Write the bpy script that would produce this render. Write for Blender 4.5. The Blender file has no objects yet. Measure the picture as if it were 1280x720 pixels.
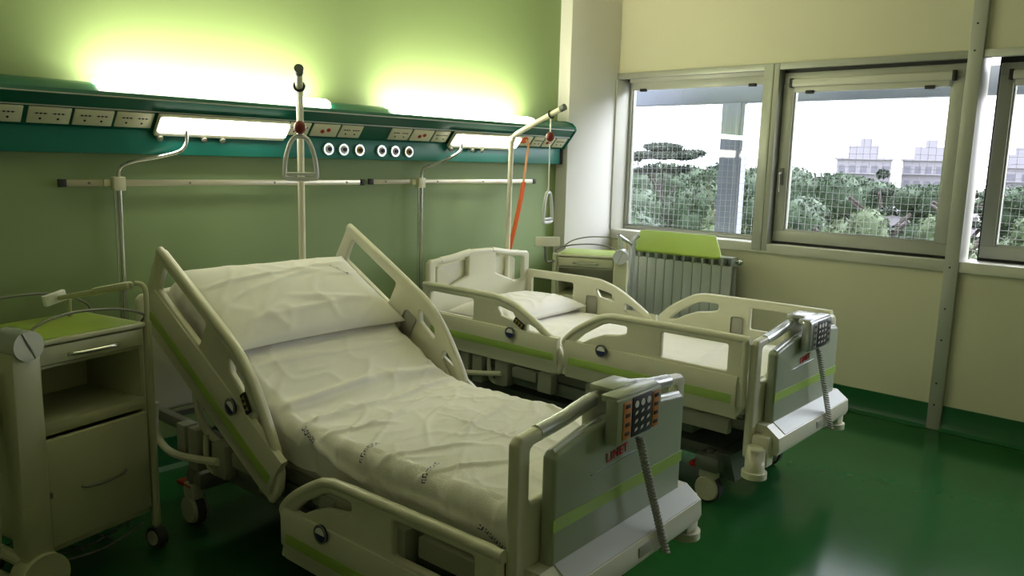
import bpy, bmesh, math, random
from mathutils import Vector, Matrix, noise
random.seed(7)
C = bpy.context.scene.collection
PI = math.pi
# ------------------------------------------------------------------ camera, world, light
YAW, PIT, ROL, FPX = 0.83093, 0.15999, 0.02597, 983.7
fw = Vector((math.sin(YAW)*math.cos(PIT), math.cos(YAW)*math.cos(PIT), -math.sin(PIT)))
rt = fw.cross(Vector((0, 0, 1))).normalized(); up = rt.cross(fw)
r2 = math.cos(ROL)*rt + math.sin(ROL)*up; u2 = -math.sin(ROL)*rt + math.cos(ROL)*up
cam = bpy.data.objects.new('camera', bpy.data.cameras.new('camera')); C.objects.link(cam)
cam.data.sensor_width = 36; cam.data.lens = FPX/1280*36; cam.data.clip_start = 0.05; cam.data.clip_end = 2000
m = Matrix.Identity(4)
for i in range(3):
    m[i][0] = r2[i]; m[i][1] = u2[i]; m[i][2] = -fw[i]
m[0][3], m[1][3], m[2][3] = 0, 0, 1.62
cam.matrix_world = m
sc = bpy.context.scene; sc.camera = cam
sc.view_settings.view_transform = 'Standard'; sc.view_settings.look = 'None'
sc.view_settings.gamma = 1; sc.view_settings.use_curve_mapping = False
sc.view_settings.exposure = 0.1
SKY = 3.2          # overcast sky brightness
UPLIGHT = 60.0     # wall-wash tubes on the console
READER = 13.0      # reading-lamp diffusers
world = bpy.data.worlds.new('overcast'); sc.world = world; world.use_nodes = True
wn = world.node_tree; wn.nodes.clear()
wo = wn.nodes.new('ShaderNodeOutputWorld'); wb = wn.nodes.new('ShaderNodeBackground')
wb.inputs[0].default_value = (0.93, 0.93, 1.0, 1); wb.inputs[1].default_value = SKY
wn.links.new(wb.outputs[0], wo.inputs[0])
def wmath(op, a, b=None, clamp=False):       # overcast sky: brighter overhead and around the veiled sun to the right
    n = wn.nodes.new('ShaderNodeMath'); n.operation = op; n.use_clamp = clamp
    for i, v in enumerate((a, b)):
        if v is None: continue
        if isinstance(v, (int, float)): n.inputs[i].default_value = v
        else: wn.links.new(v, n.inputs[i])
    return n.outputs[0]
wt = wn.nodes.new('ShaderNodeTexCoord'); wx = wn.nodes.new('ShaderNodeSeparateXYZ'); wn.links.new(wt.outputs['Generated'], wx.inputs[0])
wd = wn.nodes.new('ShaderNodeVectorMath'); wd.operation = 'DOT_PRODUCT'; wn.links.new(wt.outputs['Generated'], wd.inputs[0])
wd.inputs[1].default_value = Vector((.66, -.48, .58)).normalized()
zen = wmath('MULTIPLY', wmath('MAXIMUM', wx.outputs[2], 0.0), 1.2)
glow = wmath('MULTIPLY', wmath('POWER', wmath('MAXIMUM', wd.outputs['Value'], 0.0), 9.0), 6.0)
wn.links.new(wmath('MULTIPLY', wmath('ADD', wmath('ADD', zen, glow), 1.0), SKY), wb.inputs[1])
for (y0, y1) in ((2.60, 3.82), (1.30, 2.46), (0.02, 1.20), (-1.14, -.03)):     # portals guide the daylight sampling through the window openings
    L = bpy.data.lights.new('window_daylight', 'AREA'); L.shape = 'RECTANGLE'; L.size = 1.2; L.size_y = y1-y0
    L.cycles.is_portal = True
    o = bpy.data.objects.new('window_daylight', L); C.objects.link(o)
    o.location = (5.64, (y0+y1)/2, 1.69)
    o.rotation_euler = Vector((-1, 0, 0)).to_track_quat('-Z', 'Y').to_euler()
    L.size, L.size_y = y1-y0, 1.25

# ------------------------------------------------------------------ materials
def srgb(r, g, b):
    f = lambda c: (c/255/12.92) if c/255 <= .04045 else ((c/255+.055)/1.055)**2.4
    return (f(r), f(g), f(b), 1)
def mat(name, col, rough=.5, metal=0, var=.06, scale=6, bump=0, bscale=60, spec=.5, coat=0, trans=0):
    m = bpy.data.materials.new(name); m.use_nodes = True
    nt = m.node_tree; b = nt.nodes['Principled BSDF']
    b.inputs['Roughness'].default_value = rough; b.inputs['Metallic'].default_value = metal
    b.inputs['Specular IOR Level'].default_value = spec
    if coat: b.inputs['Coat Weight'].default_value = coat; b.inputs['Coat Roughness'].default_value = .15
    tc = nt.nodes.new('ShaderNodeTexCoord'); n = nt.nodes.new('ShaderNodeTexNoise')
    n.inputs['Scale'].default_value = scale; n.inputs['Detail'].default_value = 5
    nt.links.new(tc.outputs['Object'], n.inputs['Vector'])
    r = nt.nodes.new('ShaderNodeMix'); r.data_type = 'RGBA'
    r.inputs[6].default_value = [c*(1-var) for c in col[:3]]+[1]
    r.inputs[7].default_value = [min(1, c*(1+var)) for c in col[:3]]+[1]
    nt.links.new(n.outputs['Fac'], r.inputs[0]); nt.links.new(r.outputs[2], b.inputs['Base Color'])
    if bump:
        n2 = nt.nodes.new('ShaderNodeTexNoise'); n2.inputs['Scale'].default_value = bscale; n2.inputs['Detail'].default_value = 6
        nt.links.new(tc.outputs['Object'], n2.inputs['Vector'])
        bp = nt.nodes.new('ShaderNodeBump'); bp.inputs['Strength'].default_value = bump; bp.inputs['Distance'].default_value = .01
        nt.links.new(n2.outputs['Fac'], bp.inputs['Height']); nt.links.new(bp.outputs[0], b.inputs['Normal'])
    return m
def emis(name, col, s):
    m = bpy.data.materials.new(name); m.use_nodes = True; nt = m.node_tree; nt.nodes.clear()
    o = nt.nodes.new('ShaderNodeOutputMaterial'); e = nt.nodes.new('ShaderNodeEmission')
    e.inputs[0].default_value = (*col, 1); e.inputs[1].default_value = s
    nt.links.new(e.outputs[0], o.inputs[0]); return m
M = {}
M['green_wall'] = mat('green_wall_paint', srgb(137, 158, 106), .55, var=.05, scale=2, bump=.04, bscale=150)
M['cream_wall'] = mat('cream_wall_paint', srgb(206, 203, 176), .6, var=.03, scale=2, bump=.04, bscale=150)
M['pillar'] = mat('pillar_paint', srgb(214, 213, 206), .55, var=.02, scale=2)
M['ceiling'] = mat('ceiling_paint', srgb(215, 213, 195), .8, var=.02)
M['floor'] = mat('green_vinyl_floor', srgb(36, 86, 43), .16, var=.08, scale=14, bump=.0, spec=.2)
M['skirting'] = mat('green_skirting', srgb(26, 88, 46), .3, var=.1)
M['console'] = mat('teal_console_metal', srgb(8, 92, 72), .35, var=.04)
M['console_band'] = mat('teal_console_band', srgb(20, 118, 104), .35, var=.04)
M['alu'] = mat('grey_aluminium_frame', srgb(172, 174, 164), .42, .25, var=.04)
M['alu_dark'] = mat('dark_gasket', srgb(40, 42, 42), .5)
M['sill'] = mat('sill_paint', srgb(200, 200, 188), .35, var=.03)
M['cream'] = mat('cream_bed_plastic', srgb(212, 211, 187), .38, var=.03, coat=.15)
M['cab'] = mat('cabinet_plastic', srgb(190, 192, 158), .4, var=.04)
M['grey_pl'] = mat('grey_green_panel', srgb(158, 168, 146), .35, var=.04, coat=.2)
M['silver'] = mat('silver_lacquer', srgb(196, 200, 200), .25, .55, var=.02)
M['grey_insert'] = mat('grey_insert', srgb(158, 158, 146), .5)
M['lime'] = mat('lime_stripe', srgb(156, 186, 92), .4, var=.03)
M['lime_top'] = mat('lime_table_top', srgb(148, 172, 66), .35, var=.05)
M['soft_silver'] = mat('soft_silver_paint', srgb(178, 182, 178), .45, .15, var=.02)
M['chrome'] = mat('chrome_steel', srgb(205, 208, 200), .18, .95, var=.02)
M['white_pole'] = mat('white_lacquered_tube', srgb(226, 222, 196), .3, var=.02)
M['linen'] = mat('white_linen', srgb(233, 231, 224), .85, var=.03, scale=9, bump=.25, bscale=300, spec=.1)
M['plate'] = mat('socket_plate', srgb(222, 220, 190), .4)
M['dark'] = mat('black_plastic', srgb(22, 24, 24), .5)
M['mech'] = mat('grey_mechanism', srgb(120, 122, 110), .45, .2)
M['mech2'] = mat('light_grey_mechanism', srgb(150, 152, 134), .5)
M['chassis'] = mat('dark_grey_chassis', srgb(104, 110, 100), .5)
M['tyre'] = mat('grey_wheel_rubber', srgb(60, 62, 60), .7)
M['wheel'] = mat('cream_wheel_cover', srgb(190, 190, 165), .45)
M['red'] = mat('red_plastic', srgb(176, 34, 24), .4)
M['orange'] = mat('orange_strap', srgb(214, 96, 44), .6)
M['paleorange'] = mat('pale_orange_cord', srgb(222, 160, 110), .6)
M['orange_key'] = mat('orange_keypad_strip', srgb(190, 120, 50), .5)
M['knob'] = mat('dark_red_knob', srgb(120, 36, 28), .4)
M['navy'] = mat('navy_print', srgb(28, 38, 86), .5)
M['gold'] = mat('gold_print', srgb(190, 160, 70), .4)
M['whitep'] = mat('white_print', srgb(235, 235, 230), .4)
M['redp'] = mat('red_print', srgb(190, 20, 40), .4)
M['blue_sock'] = mat('blue_outlet', srgb(30, 40, 90), .5)
M['radiator'] = mat('white_grey_radiator', srgb(186, 192, 186), .4, var=.02)
M['rail'] = mat('medical_rail_steel', srgb(205, 200, 176), .3, .6, var=.03)
M['handle_pl'] = mat('translucent_grip_plastic', srgb(205, 208, 205), .3, coat=.3)
M['uplight'] = emis('uplight_tube_glow', (1.0, .97, .70), UPLIGHT)
M['reader'] = emis('reading_lamp_glow', (1.0, .98, .86), READER)
M['steel_out'] = mat('blue_grey_outdoor_steel', srgb(112, 120, 134), .4, .1)
M['net'] = mat('white_nylon_net', srgb(140, 140, 140), .7)
M['leaf'] = mat('foliage', srgb(48, 68, 44), .7, var=.5, scale=.6)
M['leaf_dark'] = mat('dark_pine_foliage', srgb(38, 52, 38), .7, var=.5, scale=.6)
M['leaf_pale'] = mat('pale_foliage', srgb(68, 84, 54), .7, var=.4, scale=.6)
M['bark'] = mat('bark', srgb(70, 64, 60), .9)
M['ground'] = mat('park_ground', srgb(110, 112, 100), .9, var=.3, scale=.05)
M['bld'] = mat('pale_building', srgb(146, 144, 152), .8, var=.03, scale=.1)
M['bld2'] = mat('pale_roof', srgb(152, 150, 156), .8, var=.05, scale=.1)
M['bwin'] = mat('building_window', srgb(112, 112, 124), .3)
# glass: clear, with weak mirror reflections
g = bpy.data.materials.new('window_glass'); g.use_nodes = True; nt = g.node_tree; nt.nodes.clear()
go = nt.nodes.new('ShaderNodeOutputMaterial'); mx = nt.nodes.new('ShaderNodeMixShader'); tr = nt.nodes.new('ShaderNodeBsdfTransparent')
gl = nt.nodes.new('ShaderNodeBsdfGlossy'); gl.inputs['Roughness'].default_value = .02; lw = nt.nodes.new('ShaderNodeLayerWeight'); lw.inputs[0].default_value = .5
fp = nt.nodes.new('ShaderNodeMath'); fp.operation = 'POWER'; fp.inputs[1].default_value = 5; nt.links.new(lw.outputs['Facing'], fp.inputs[0])
fm = nt.nodes.new('ShaderNodeMath'); fm.operation = 'MULTIPLY_ADD'; fm.inputs[1].default_value = .96; fm.inputs[2].default_value = .04; nt.links.new(fp.outputs[0], fm.inputs[0])
tr.inputs[0].default_value = (.93, .95, .96, 1)
nt.links.new(fm.outputs[0], mx.inputs[0]); nt.links.new(tr.outputs[0], mx.inputs[1]); nt.links.new(gl.outputs[0], mx.inputs[2]); nt.links.new(mx.outputs[0], go.inputs[0])
M['glass'] = g

# ------------------------------------------------------------------ helpers
def V(*a): return Vector(a)
class MB:
    def __init__(s): s.bm = bmesh.new()
    def _mark(s, vs, T):
        if T is not None: bmesh.ops.transform(s.bm, matrix=T, verts=vs)
    def box(s, x0, x1, y0, y1, z0, z1, bev=0, T=None, seg=2):
        r = bmesh.ops.create_cube(s.bm, size=1)['verts']
        bmesh.ops.transform(s.bm, matrix=Matrix.Translation(((x0+x1)/2, (y0+y1)/2, (z0+z1)/2)) @ Matrix.Diagonal((abs(x1-x0), abs(y1-y0), abs(z1-z0), 1)), verts=r)
        if bev:
            es = list({e for v in r for e in v.link_edges})
            q = bmesh.ops.bevel(s.bm, geom=es, offset=bev, segments=seg, affect='EDGES', profile=.5)
            r = list({v for f in q['faces'] for v in f.verts} | {v for v in r if v.is_valid})
        s._mark(r, T); return s
    def cyl(s, a, b, r, r2=None, n=16, T=None):
        a, b = Vector(a), Vector(b); d = b-a
        q = bmesh.ops.create_cone(s.bm, cap_ends=True, segments=n, radius1=r, radius2=r if r2 is None else r2, depth=d.length)['verts']
        R = d.to_track_quat('Z', 'Y').to_matrix().to_4x4()
        bmesh.ops.transform(s.bm, matrix=Matrix.Translation((a+b)/2) @ R, verts=q); s._mark(q, T); return s
    def sph(s, c, r, sx=1, sy=1, sz=1, n=14, T=None):
        q = bmesh.ops.create_uvsphere(s.bm, u_segments=n, v_segments=max(6, n*2//3), radius=r)['verts']
        bmesh.ops.transform(s.bm, matrix=Matrix.Translation(c) @ Matrix.Diagonal((sx, sy, sz, 1)), verts=q); s._mark(q, T); return s
    def tube(s, pts, r, n=10, closed=False, T=None, flat=1.0, smooth=True, rz=None):
        pts = [Vector(p) for p in pts]
        if smooth and len(pts) > 2: pts = spline(pts, closed)
        N = len(pts); rings = []; prev = None
        for i, p in enumerate(pts):
            if closed: d = pts[(i+1) % N]-pts[i-1]
            else: d = pts[min(i+1, N-1)]-pts[max(i-1, 0)]
            d.normalize()
            if prev is None:
                a = Vector((0, 0, 1)) if abs(d.z) < .9 else Vector((1, 0, 0))
                u = d.cross(a).normalized()
            else:
                u = (prev - d*prev.dot(d)).normalized()
            prev = u; w = d.cross(u)
            rr = r[min(i*len(r)//N, len(r)-1)] if isinstance(r, (list, tuple)) else r
            rings.append([s.bm.verts.new(p + (u*math.cos(2*PI*k/n)*rr + w*math.sin(2*PI*k/n)*rr*flat)) for k in range(n)])
        for i in range(N if closed else N-1):
            A, B = rings[i], rings[(i+1) % N]
            for k in range(n): s.bm.faces.new((A[k], A[(k+1) % n], B[(k+1) % n], B[k]))
        if not closed: s.bm.faces.new(rings[0][::-1]); s.bm.faces.new(rings[-1])
        s._mark([v for R in rings for v in R], T); return s
    def prism(s, poly, y0, y1, T=None, axes='xz'):
        # extrude polygon (u,v) between y0,y1 of the third axis
        def P(u, v, w):
            return {'xz': (u, w, v), 'yz': (w, u, v), 'xy': (u, v, w)}[axes]
        a = [s.bm.verts.new(P(u, v, y0)) for u, v in poly]; b = [s.bm.verts.new(P(u, v, y1)) for u, v in poly]
        n = len(poly); s.bm.faces.new(a); s.bm.faces.new(b[::-1])
        for i in range(n): s.bm.faces.new((a[i], b[i], b[(i+1) % n], a[(i+1) % n]))
        s._mark(a+b, T); return s
    def plate(s, polys, th, bev, T, rad=.0, res=3):
        # 2D outline with holes, thickness th, rounded rims, placed by matrix T
        cu = bpy.data.curves.new('tmp', 'CURVE'); cu.dimensions = '2D'; cu.fill_mode = 'BOTH'
        cu.extrude = max(th/2-bev, 0.0005); cu.bevel_depth = bev; cu.bevel_resolution = res; cu.offset = -bev
        for p in polys:
            rr = rad
            if isinstance(p, tuple): p, rr = p
            if rr: p = fillet(p, rr)
            sp = cu.splines.new('POLY'); sp.points.add(len(p)-1)
            for i, (u, v) in enumerate(p): sp.points[i].co = (u, v, 0, 1)
            sp.use_cyclic_u = True
        o = bpy.data.objects.new('tmp', cu); C.objects.link(o)
        bpy.context.view_layer.update()
        dg = bpy.context.evaluated_depsgraph_get()
        me = bpy.data.meshes.new_from_object(o.evaluated_get(dg))
        n0 = len(s.bm.verts); s.bm.from_mesh(me); s.bm.verts.ensure_lookup_table()
        vs = s.bm.verts[n0:]; bmesh.ops.transform(s.bm, matrix=T, verts=vs)
        bpy.data.objects.remove(o); bpy.data.curves.remove(cu); bpy.data.meshes.remove(me)
        return s
    def build(s, name, material, parent=None, sharp=35, sub=0):
        bmesh.ops.remove_doubles(s.bm, verts=s.bm.verts, dist=1e-5)
        bmesh.ops.recalc_face_normals(s.bm, faces=s.bm.faces)
        for f in s.bm.faces: f.smooth = True
        for e in s.bm.edges:
            if len(e.link_faces) == 2:
                e.smooth = e.calc_face_angle(0) < math.radians(sharp)
        me = bpy.data.meshes.new(name); s.bm.to_mesh(me); s.bm.free()
        me.materials.append(material)
        o = bpy.data.objects.new(name, me); C.objects.link(o)
        if parent is not None: o.parent = parent
        return o
def spline(pts, closed=False, k=6):
    out = []; N = len(pts); rng = N if closed else N-1
    for i in range(rng):
        p1, p2 = pts[i], pts[(i+1) % N]
        p0 = pts[i-1] if (i > 0 or closed) else p1; p3 = pts[(i+2) % N] if (i+2 < N or closed) else p2
        for j in range(k):
            t = j/k
            out.append(.5*((2*p1)+(p2-p0)*t+(2*p0-5*p1+4*p2-p3)*t*t+(3*p1-p0-3*p2+p3)*t**3))
    if not closed: out.append(pts[-1])
    return out
def fillet(poly, r, k=4):
    out = []; n = len(poly)
    for i in range(n):
        p = Vector(poly[i]); a = Vector(poly[i-1])-p; b = Vector(poly[(i+1) % n])-p
        if a.length < 1e-6 or b.length < 1e-6: continue
        ca = max(-1, min(1, a.normalized().dot(b.normalized()))); ang = math.acos(ca)
        if ang > math.radians(172): out.append(tuple(p)); continue
        d = min(r/math.tan(ang/2), a.length*.45, b.length*.45)
        s0 = p+a.normalized()*d; s1 = p+b.normalized()*d
        for j in range(k+1):
            t = j/k; q = s0*(1-t)**2+p*2*t*(1-t)+s1*t*t; out.append((q.x, q.y))
    return out
def tag(o, label=None, cat=None, group=None, kind=None):
    if label: o['label'] = label
    if cat: o['category'] = cat
    if group: o['group'] = group
    if kind: o['kind'] = kind
    return o
def empty(name, loc=(0, 0, 0), rz=0, **k):
    o = bpy.data.objects.new(name, None); C.objects.link(o); o.empty_display_size = .05
    o.location = loc; o.rotation_euler = (0, 0, rz); return tag(o, **k)
def struct(mb, name, m, parent=None):
    o = mb.build(name, M[m], parent)
    if parent is None: o['kind'] = 'structure'
    return o
def children(o): return [c for c in bpy.data.objects if c.parent == o]
TYZ = Matrix(((0, 0, 1, 0), (1, 0, 0, 0), (0, 1, 0, 0), (0, 0, 0, 1)))      # plate (u,v) -> (y,z), thickness along x
TXZ = Matrix(((1, 0, 0, 0), (0, 0, -1, 0), (0, 1, 0, 0), (0, 0, 0, 1)))     # plate (u,v) -> (x,z), thickness along y
def yz(x): return Matrix.Translation((x, 0, 0)) @ TYZ
def xz(y): return Matrix.Translation((0, y, 0)) @ TXZ

# ------------------------------------------------------------------ room shell
XW, YH = 5.42, 3.94
struct(MB().box(-1.6, 5.64, -1.9, 4.10, -.12, 0), 'floor', 'floor')
struct(MB().box(-1.6, 5.64, -1.9, 4.10, 3.12, 3.25), 'ceiling', 'ceiling')
struct(MB().box(-1.6, 4.80, YH, 4.10, 0, 3.12), 'wall_head', 'green_wall')
struct(MB().box(-1.6, -1.5, -1.8, YH, 0, 3.12), 'wall_left', 'cream_wall')
struct(MB().box(-1.6, 5.64, -1.9, -1.8, 0, 3.12), 'wall_back', 'cream_wall')
w = MB().box(XW, 5.64, -1.8, 3.83, 0, 1.03)
w.box(XW, 5.64, -1.8, 3.83, 2.338, 3.12).box(XW, 5.64, -1.8, -1.16, 1.03, 2.338)
struct(w, 'wall_right', 'cream_wall')
struct(MB().box(4.785, 5.64, 3.83, 4.10, 0, 3.12, .004), 'wall_pillar', 'pillar')
# skirting with a coved foot
for nm, pr_ in (('baseboard_right', 0),):
    b = MB().prism([(XW, .158), (XW-.012, .158), (XW-.014, .05), (XW-.03, .018), (XW-.06, .002), (XW, .002)], -1.138, 1.217)
    b.prism([(XW, .158), (XW-.012, .158), (XW-.014, .05), (XW-.03, .018), (XW-.06, .002), (XW, .002)], 1.293, 3.83)
    struct(b, nm, 'skirting')
struct(MB().prism([(YH, .158), (YH-.012, .158), (YH-.014, .05), (YH-.03, .018), (YH-.06, .002), (YH, .002)], -1.5, 4.785, axes='yz'), 'baseboard_head', 'skirting')

# aluminium posts, header and sills
p = MB().box(5.385, 5.60, 1.215, 1.295, 0, 3.12, .003)
post = struct(p, 'trim_1', 'alu')
sc_ = MB()
for z in (.16, .30, .58, .78, 1.04, 2.335, 2.49, 2.8): sc_.cyl((5.3865, 1.262, z), (5.383, 1.262, z), .006, n=10)
sc_.build('screw', M['dark'], post)
struct(MB().box(5.392, 5.62, 2.46, 2.575, 1.03, 2.336, .003).box(5.386, 5.395, 2.50, 2.535, 1.03, 2.335, .002), 'trim_2', 'alu')
struct(MB().box(5.395, XW+.02, 1.295, 3.83, 2.294, 2.34, .003), 'trim_3', 'alu')
struct(MB().box(5.395, XW+.02, -1.14, 1.215, 2.294, 2.34, .003), 'trim_4', 'alu')
struct(MB().box(5.395, 5.64, 1.295, 3.83, 1.012, 1.08, .005), 'trim_5', 'sill')
struct(MB().box(5.395, 5.64, -1.14, 1.215, 1.012, 1.08, .005), 'trim_6', 'sill')
struct(MB().box(5.38, 5.64, 3.815, 3.83, 1.08, 2.294, .002), 'trim_7', 'sill')      # white reveal beside the pillar
struct(MB().box(5.392, 5.62, -.035, .02, 1.081, 2.293, .003), 'trim_8', 'alu')
struct(MB().box(5.385, 5.60, -1.22, -1.14, 0, 3.12, .003), 'trim_11', 'alu')  # unseen post, added along with the extra daylight window

def window(n, y0, y1, x, fw_, handle=False, z0=1.10, z1=2.275, dk=0):
    root = empty('window_%d' % n, (x, (y0+y1)/2, z0)); root['kind'] = 'structure'
    T = Matrix.Translation((-x, -(y0+y1)/2, -z0))
    f = MB()
    for a in ((y0, y1, z0, z0+fw_), (y0, y1, z1-fw_, z1), (y0, y0+fw_, z0+fw_, z1-fw_), (y1-fw_, y1, z0+fw_, z1-fw_)):
        f.box(x, x+.06, a[0], a[1], a[2], a[3], .004, T=T)
    q = fw_*.72
    for a in ((y0+q, y1-q, z0+q, z0+fw_+.012), (y0+q, y1-q, z1-fw_-.012, z1-q), (y0+q, y0+fw_+.012, z0+fw_+.012, z1-fw_-.012), (y1-fw_-.012, y1-q, z0+fw_+.012, z1-fw_-.012)):
        f.box(x+.012, x+.05, a[0], a[1], a[2], a[3], .003, T=T)
    f.build('window_frame', M['alu'], root)
    f = MB()
    e = .012
    for a in ((y0-e, y1+e, 1.08, z0+e*.4), (y0-e, y1+e, z1-e*.2, 2.338), (y0-e, y0+.001, z0, z1), (y1-.001, y1+e, z0, z1)):
        f.box(x+.02, x+.055, a[0], a[1], a[2], a[3], T=T)
    f.build('gasket', M['alu_dark'], root)
    MB().box(x+.03, x+.036, y0+fw_, y1-fw_, z0+fw_, z1-fw_, T=T).build('pane', M['glass'], root)
    # cassette of the rolled-up blind
    b = MB().box(x-.035, x+.008, y0+fw_-.01, y1-fw_+.01, z1-fw_-.025-dk, z1-fw_+.028, .008, T=T)
    b.box(x-.018, x+.008, y0+fw_+.01, y1-fw_-.01, z1-fw_-.062-dk*3, z1-fw_-.02, .006, T=T)
    bl = b.build('blind_cassette', M['sill'], root)
    b = MB()
    for yy in (y0+fw_+.12, y1-fw_-.12): b.box(x-.03, x-.004, yy-.03, yy+.03, z1-fw_-.074-dk*3, z1-fw_-.050-dk*3, .006, T=T)
    for yy in (y0+fw_-.012, y1-fw_+.012): b.box(x-.036, x-.004, yy-.012, yy+.012, z1-fw_-.028, z1-fw_+.035, .004, T=T)
    b.build('clip', M['dark'], bl)
    if handle:
        h = MB().box(x-.012, x+.001, y1-.048, y1-.022, 1.50, 1.62, .004, T=T)
        h.tube([(x-.01, y1-.035, 1.585), (x-.05, y1-.035, 1.58), (x-.058, y1-.037, 1.55), (x-.055, y1-.04, 1.45)], .009, T=T)
        h.build('window_handle', M['mech'], root)
    return root
window(1, 2.585, 3.813, 5.56, .022, z0=1.082, z1=2.334, dk=.012)
window(2, 1.305, 2.45, 5.46, .075, True)
window(3, 0.03, 1.150, 5.56, .075)
window(4, -1.13, -.045, 5.46, .075)  # added beyond the view so more daylight reaches the foreground

# ------------------------------------------------------------------ wall console
cx0, cx1 = .25, 4.78
con = empty('wall_console', (2.5, 3.94, 1.604), label='long dark teal console across the green wall with socket plates and lights', cat='medical console')
Tc = Matrix.Translation((-2.5, -3.94, -1.604))
prof = [(3.94, 1.925), (3.84, 1.92), (3.79, 1.905), (3.757, 1.878), (3.75, 1.858), (3.765, 1.838), (3.793, 1.806), (3.793, 1.802), (3.855, 1.730), (3.866, 1.722), (3.94, 1.722)]
MB().prism(prof, cx0, cx1-.012, T=Tc, axes='yz').build('console_body', M['console'], con, sharp=25)
pr2 = [(3.94, 1.932), (3.838, 1.926), (3.783, 1.911), (3.75, 1.882), (3.743, 1.858), (3.76, 1.834), (3.788, 1.80), (3.852, 1.724), (3.862, 1.716), (3.94, 1.716)]
MB().prism(pr2, cx1-.012, cx1, T=Tc, axes='yz').build('end_cap', M['console_band'], con, sharp=25)
MB().box(cx0, cx1-.03, 3.872, 3.94, 1.606, 1.722, .004, T=Tc).build('outlet_band', M['console_band'], con)
MB().box(cx1-.03, cx1-.002, 3.868, 3.94, 1.604, 1.722, .003, T=Tc).build('band_end', M['dark'], con)
MB().box(cx0, cx1-.02, 3.7475, 3.753, 1.855, 1.861, T=Tc).box(cx0, cx1-.02, 3.79, 3.80, 1.801, 1.807, T=Tc).build('edge_strip', M['alu'], con)
for a, b in ((1.40, 2.60), (3.06, 4.33)):
    MB().prism([(3.875, 1.918), (3.79, 1.9045), (3.768, 1.889), (3.766, 1.900), (3.785, 1.921), (3.82, 1.932), (3.875, 1.937)], a, b, T=Tc, axes='yz').build('uplight_diffuser', M['uplight'], con, sharp=60)
# slanted socket plates: local frame on the slope
s0, s1 = V(0, 3.793, 1.802), V(0, 3.855, 1.730)
sd = (s1-s0).normalized(); sn = V(0, -sd.z, sd.y)*-1
if sn.y > 0: sn = -sn
def slope(x, t, off=0):
    q = s0+(s1-s0)*t+sn*off; return V(x, q.y, q.z)
def slope_T(x, t, off=0):
    q = slope(x, t, off); mm = Matrix.Identity(4)
    for i in range(3): mm[i][0] = (1, 0, 0)[i]; mm[i][1] = -sd[i]; mm[i][2] = sn[i]; mm[i][3] = q[i]
    return Tc @ mm
def socket_plate(x0, x1, kind):
    T = slope_T((x0+x1)/2, .5, .0); W = (x1-x0)/2-.006
    MBp = MB().box(-W, W, -.043, .043, 0, .008, .003, T=T)
    pl = MBp.build('socket_plate', M['plate'], con)
    for c in (-W*.42, W*.42):
        k = MB()
        if kind == 'red': k.cyl((c*.5, c*.16, .0075), (c*.5, c*.16, .012), .012, n=12, T=T)
        else:
            for d in (-.016, 0, .016): k.cyl((c+d, .012, .0075), (c+d, .012, .0092), .0045, n=8, T=T)
            k.cyl((c, -.016, .0075), (c, -.016, .0092), .0055, n=8, T=T)
            k.box(c-.026, c+.026, .011, .013, .0075, .0088, T=T)
        k.build('socket', M['red'] if kind == 'red' else M['dark'], pl)
for a, b, k in ((.70, .90, ''), (.905, 1.10, ''), (1.108, 1.288, ''), (1.288, 1.466, ''), (1.466, 1.645, ''), (2.36, 2.50, ''), (2.505, 2.69, 'red'), (2.69, 2.85, ''), (3.05, 3.22, ''), (3.22, 3.40, 'red'), (3.40, 3.54, ''), (4.19, 4.35, 'red'), (4.36, 4.48, ''), (4.485, 4.60, 'red'), (4.605, 4.74, '')):
    socket_plate(a, b, k)
for x, c in ((2.645, 'whitep'), (2.749, 'whitep'), (2.862, 'gold'), (3.025, 'whitep'), (3.13, 'whitep'), (3.239, 'gold')):
    g_ = MB().cyl((x, 3.872, 1.66), (x, 3.858, 1.66), .031, n=24, T=Tc).cyl((x, 3.858, 1.66), (x, 3.85, 1.66), .024, .02, n=24, T=Tc).build('gas_outlet', M[c], con)
    MB().cyl((x, 3.851, 1.66), (x, 3.84, 1.66), .011, n=16, T=Tc).build('valve', M['dark'] if c == 'gold' else M['blue_sock'], g_)
    MB().cyl((x, 3.8615, 1.66), (x, 3.8555, 1.66), .034, n=24, T=Tc).build('outlet_ring', M['chrome'], g_)

# equipment rails
def rail(x0, x1, z0, label):
    r = empty('equipment_rail', ((x0+x1)/2, 3.94, z0), label=label, cat='wall rail', group=None)
    T = Matrix.Translation((-(x0+x1)/2, -3.94, -z0))
    MB().box(x0+.035, x1-.03, 3.895, 3.905, z0-.015, z0+.015, .002, T=T).build('rail_bar', M['rail'], r)
    for a, b in ((x0, x0+.036), (x1-.032, x1)): MB().box(a, b, 3.892, 3.908, z0-.018, z0+.018, .003, T=T).build('end_cap', M['dark'], r)
    n = 4
    for i in range(n):
        k = MB(); xx = x0+.13+(x1-x0-.26)*i/(n-1)
        k.cyl((xx, 3.905, z0), (xx, 3.94, z0), .012, n=12, T=T).cyl((xx, 3.8955, z0), (xx, 3.893, z0), .006, n=10, T=T)
        k.build('standoff', M['mech'], r)
rail(1.238, 2.925, 1.470, 'left steel equipment rail below the console, behind the raised bed')
rail(2.955, 4.50, 1.474, 'right steel equipment rail below the console, beside the pillar')

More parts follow.
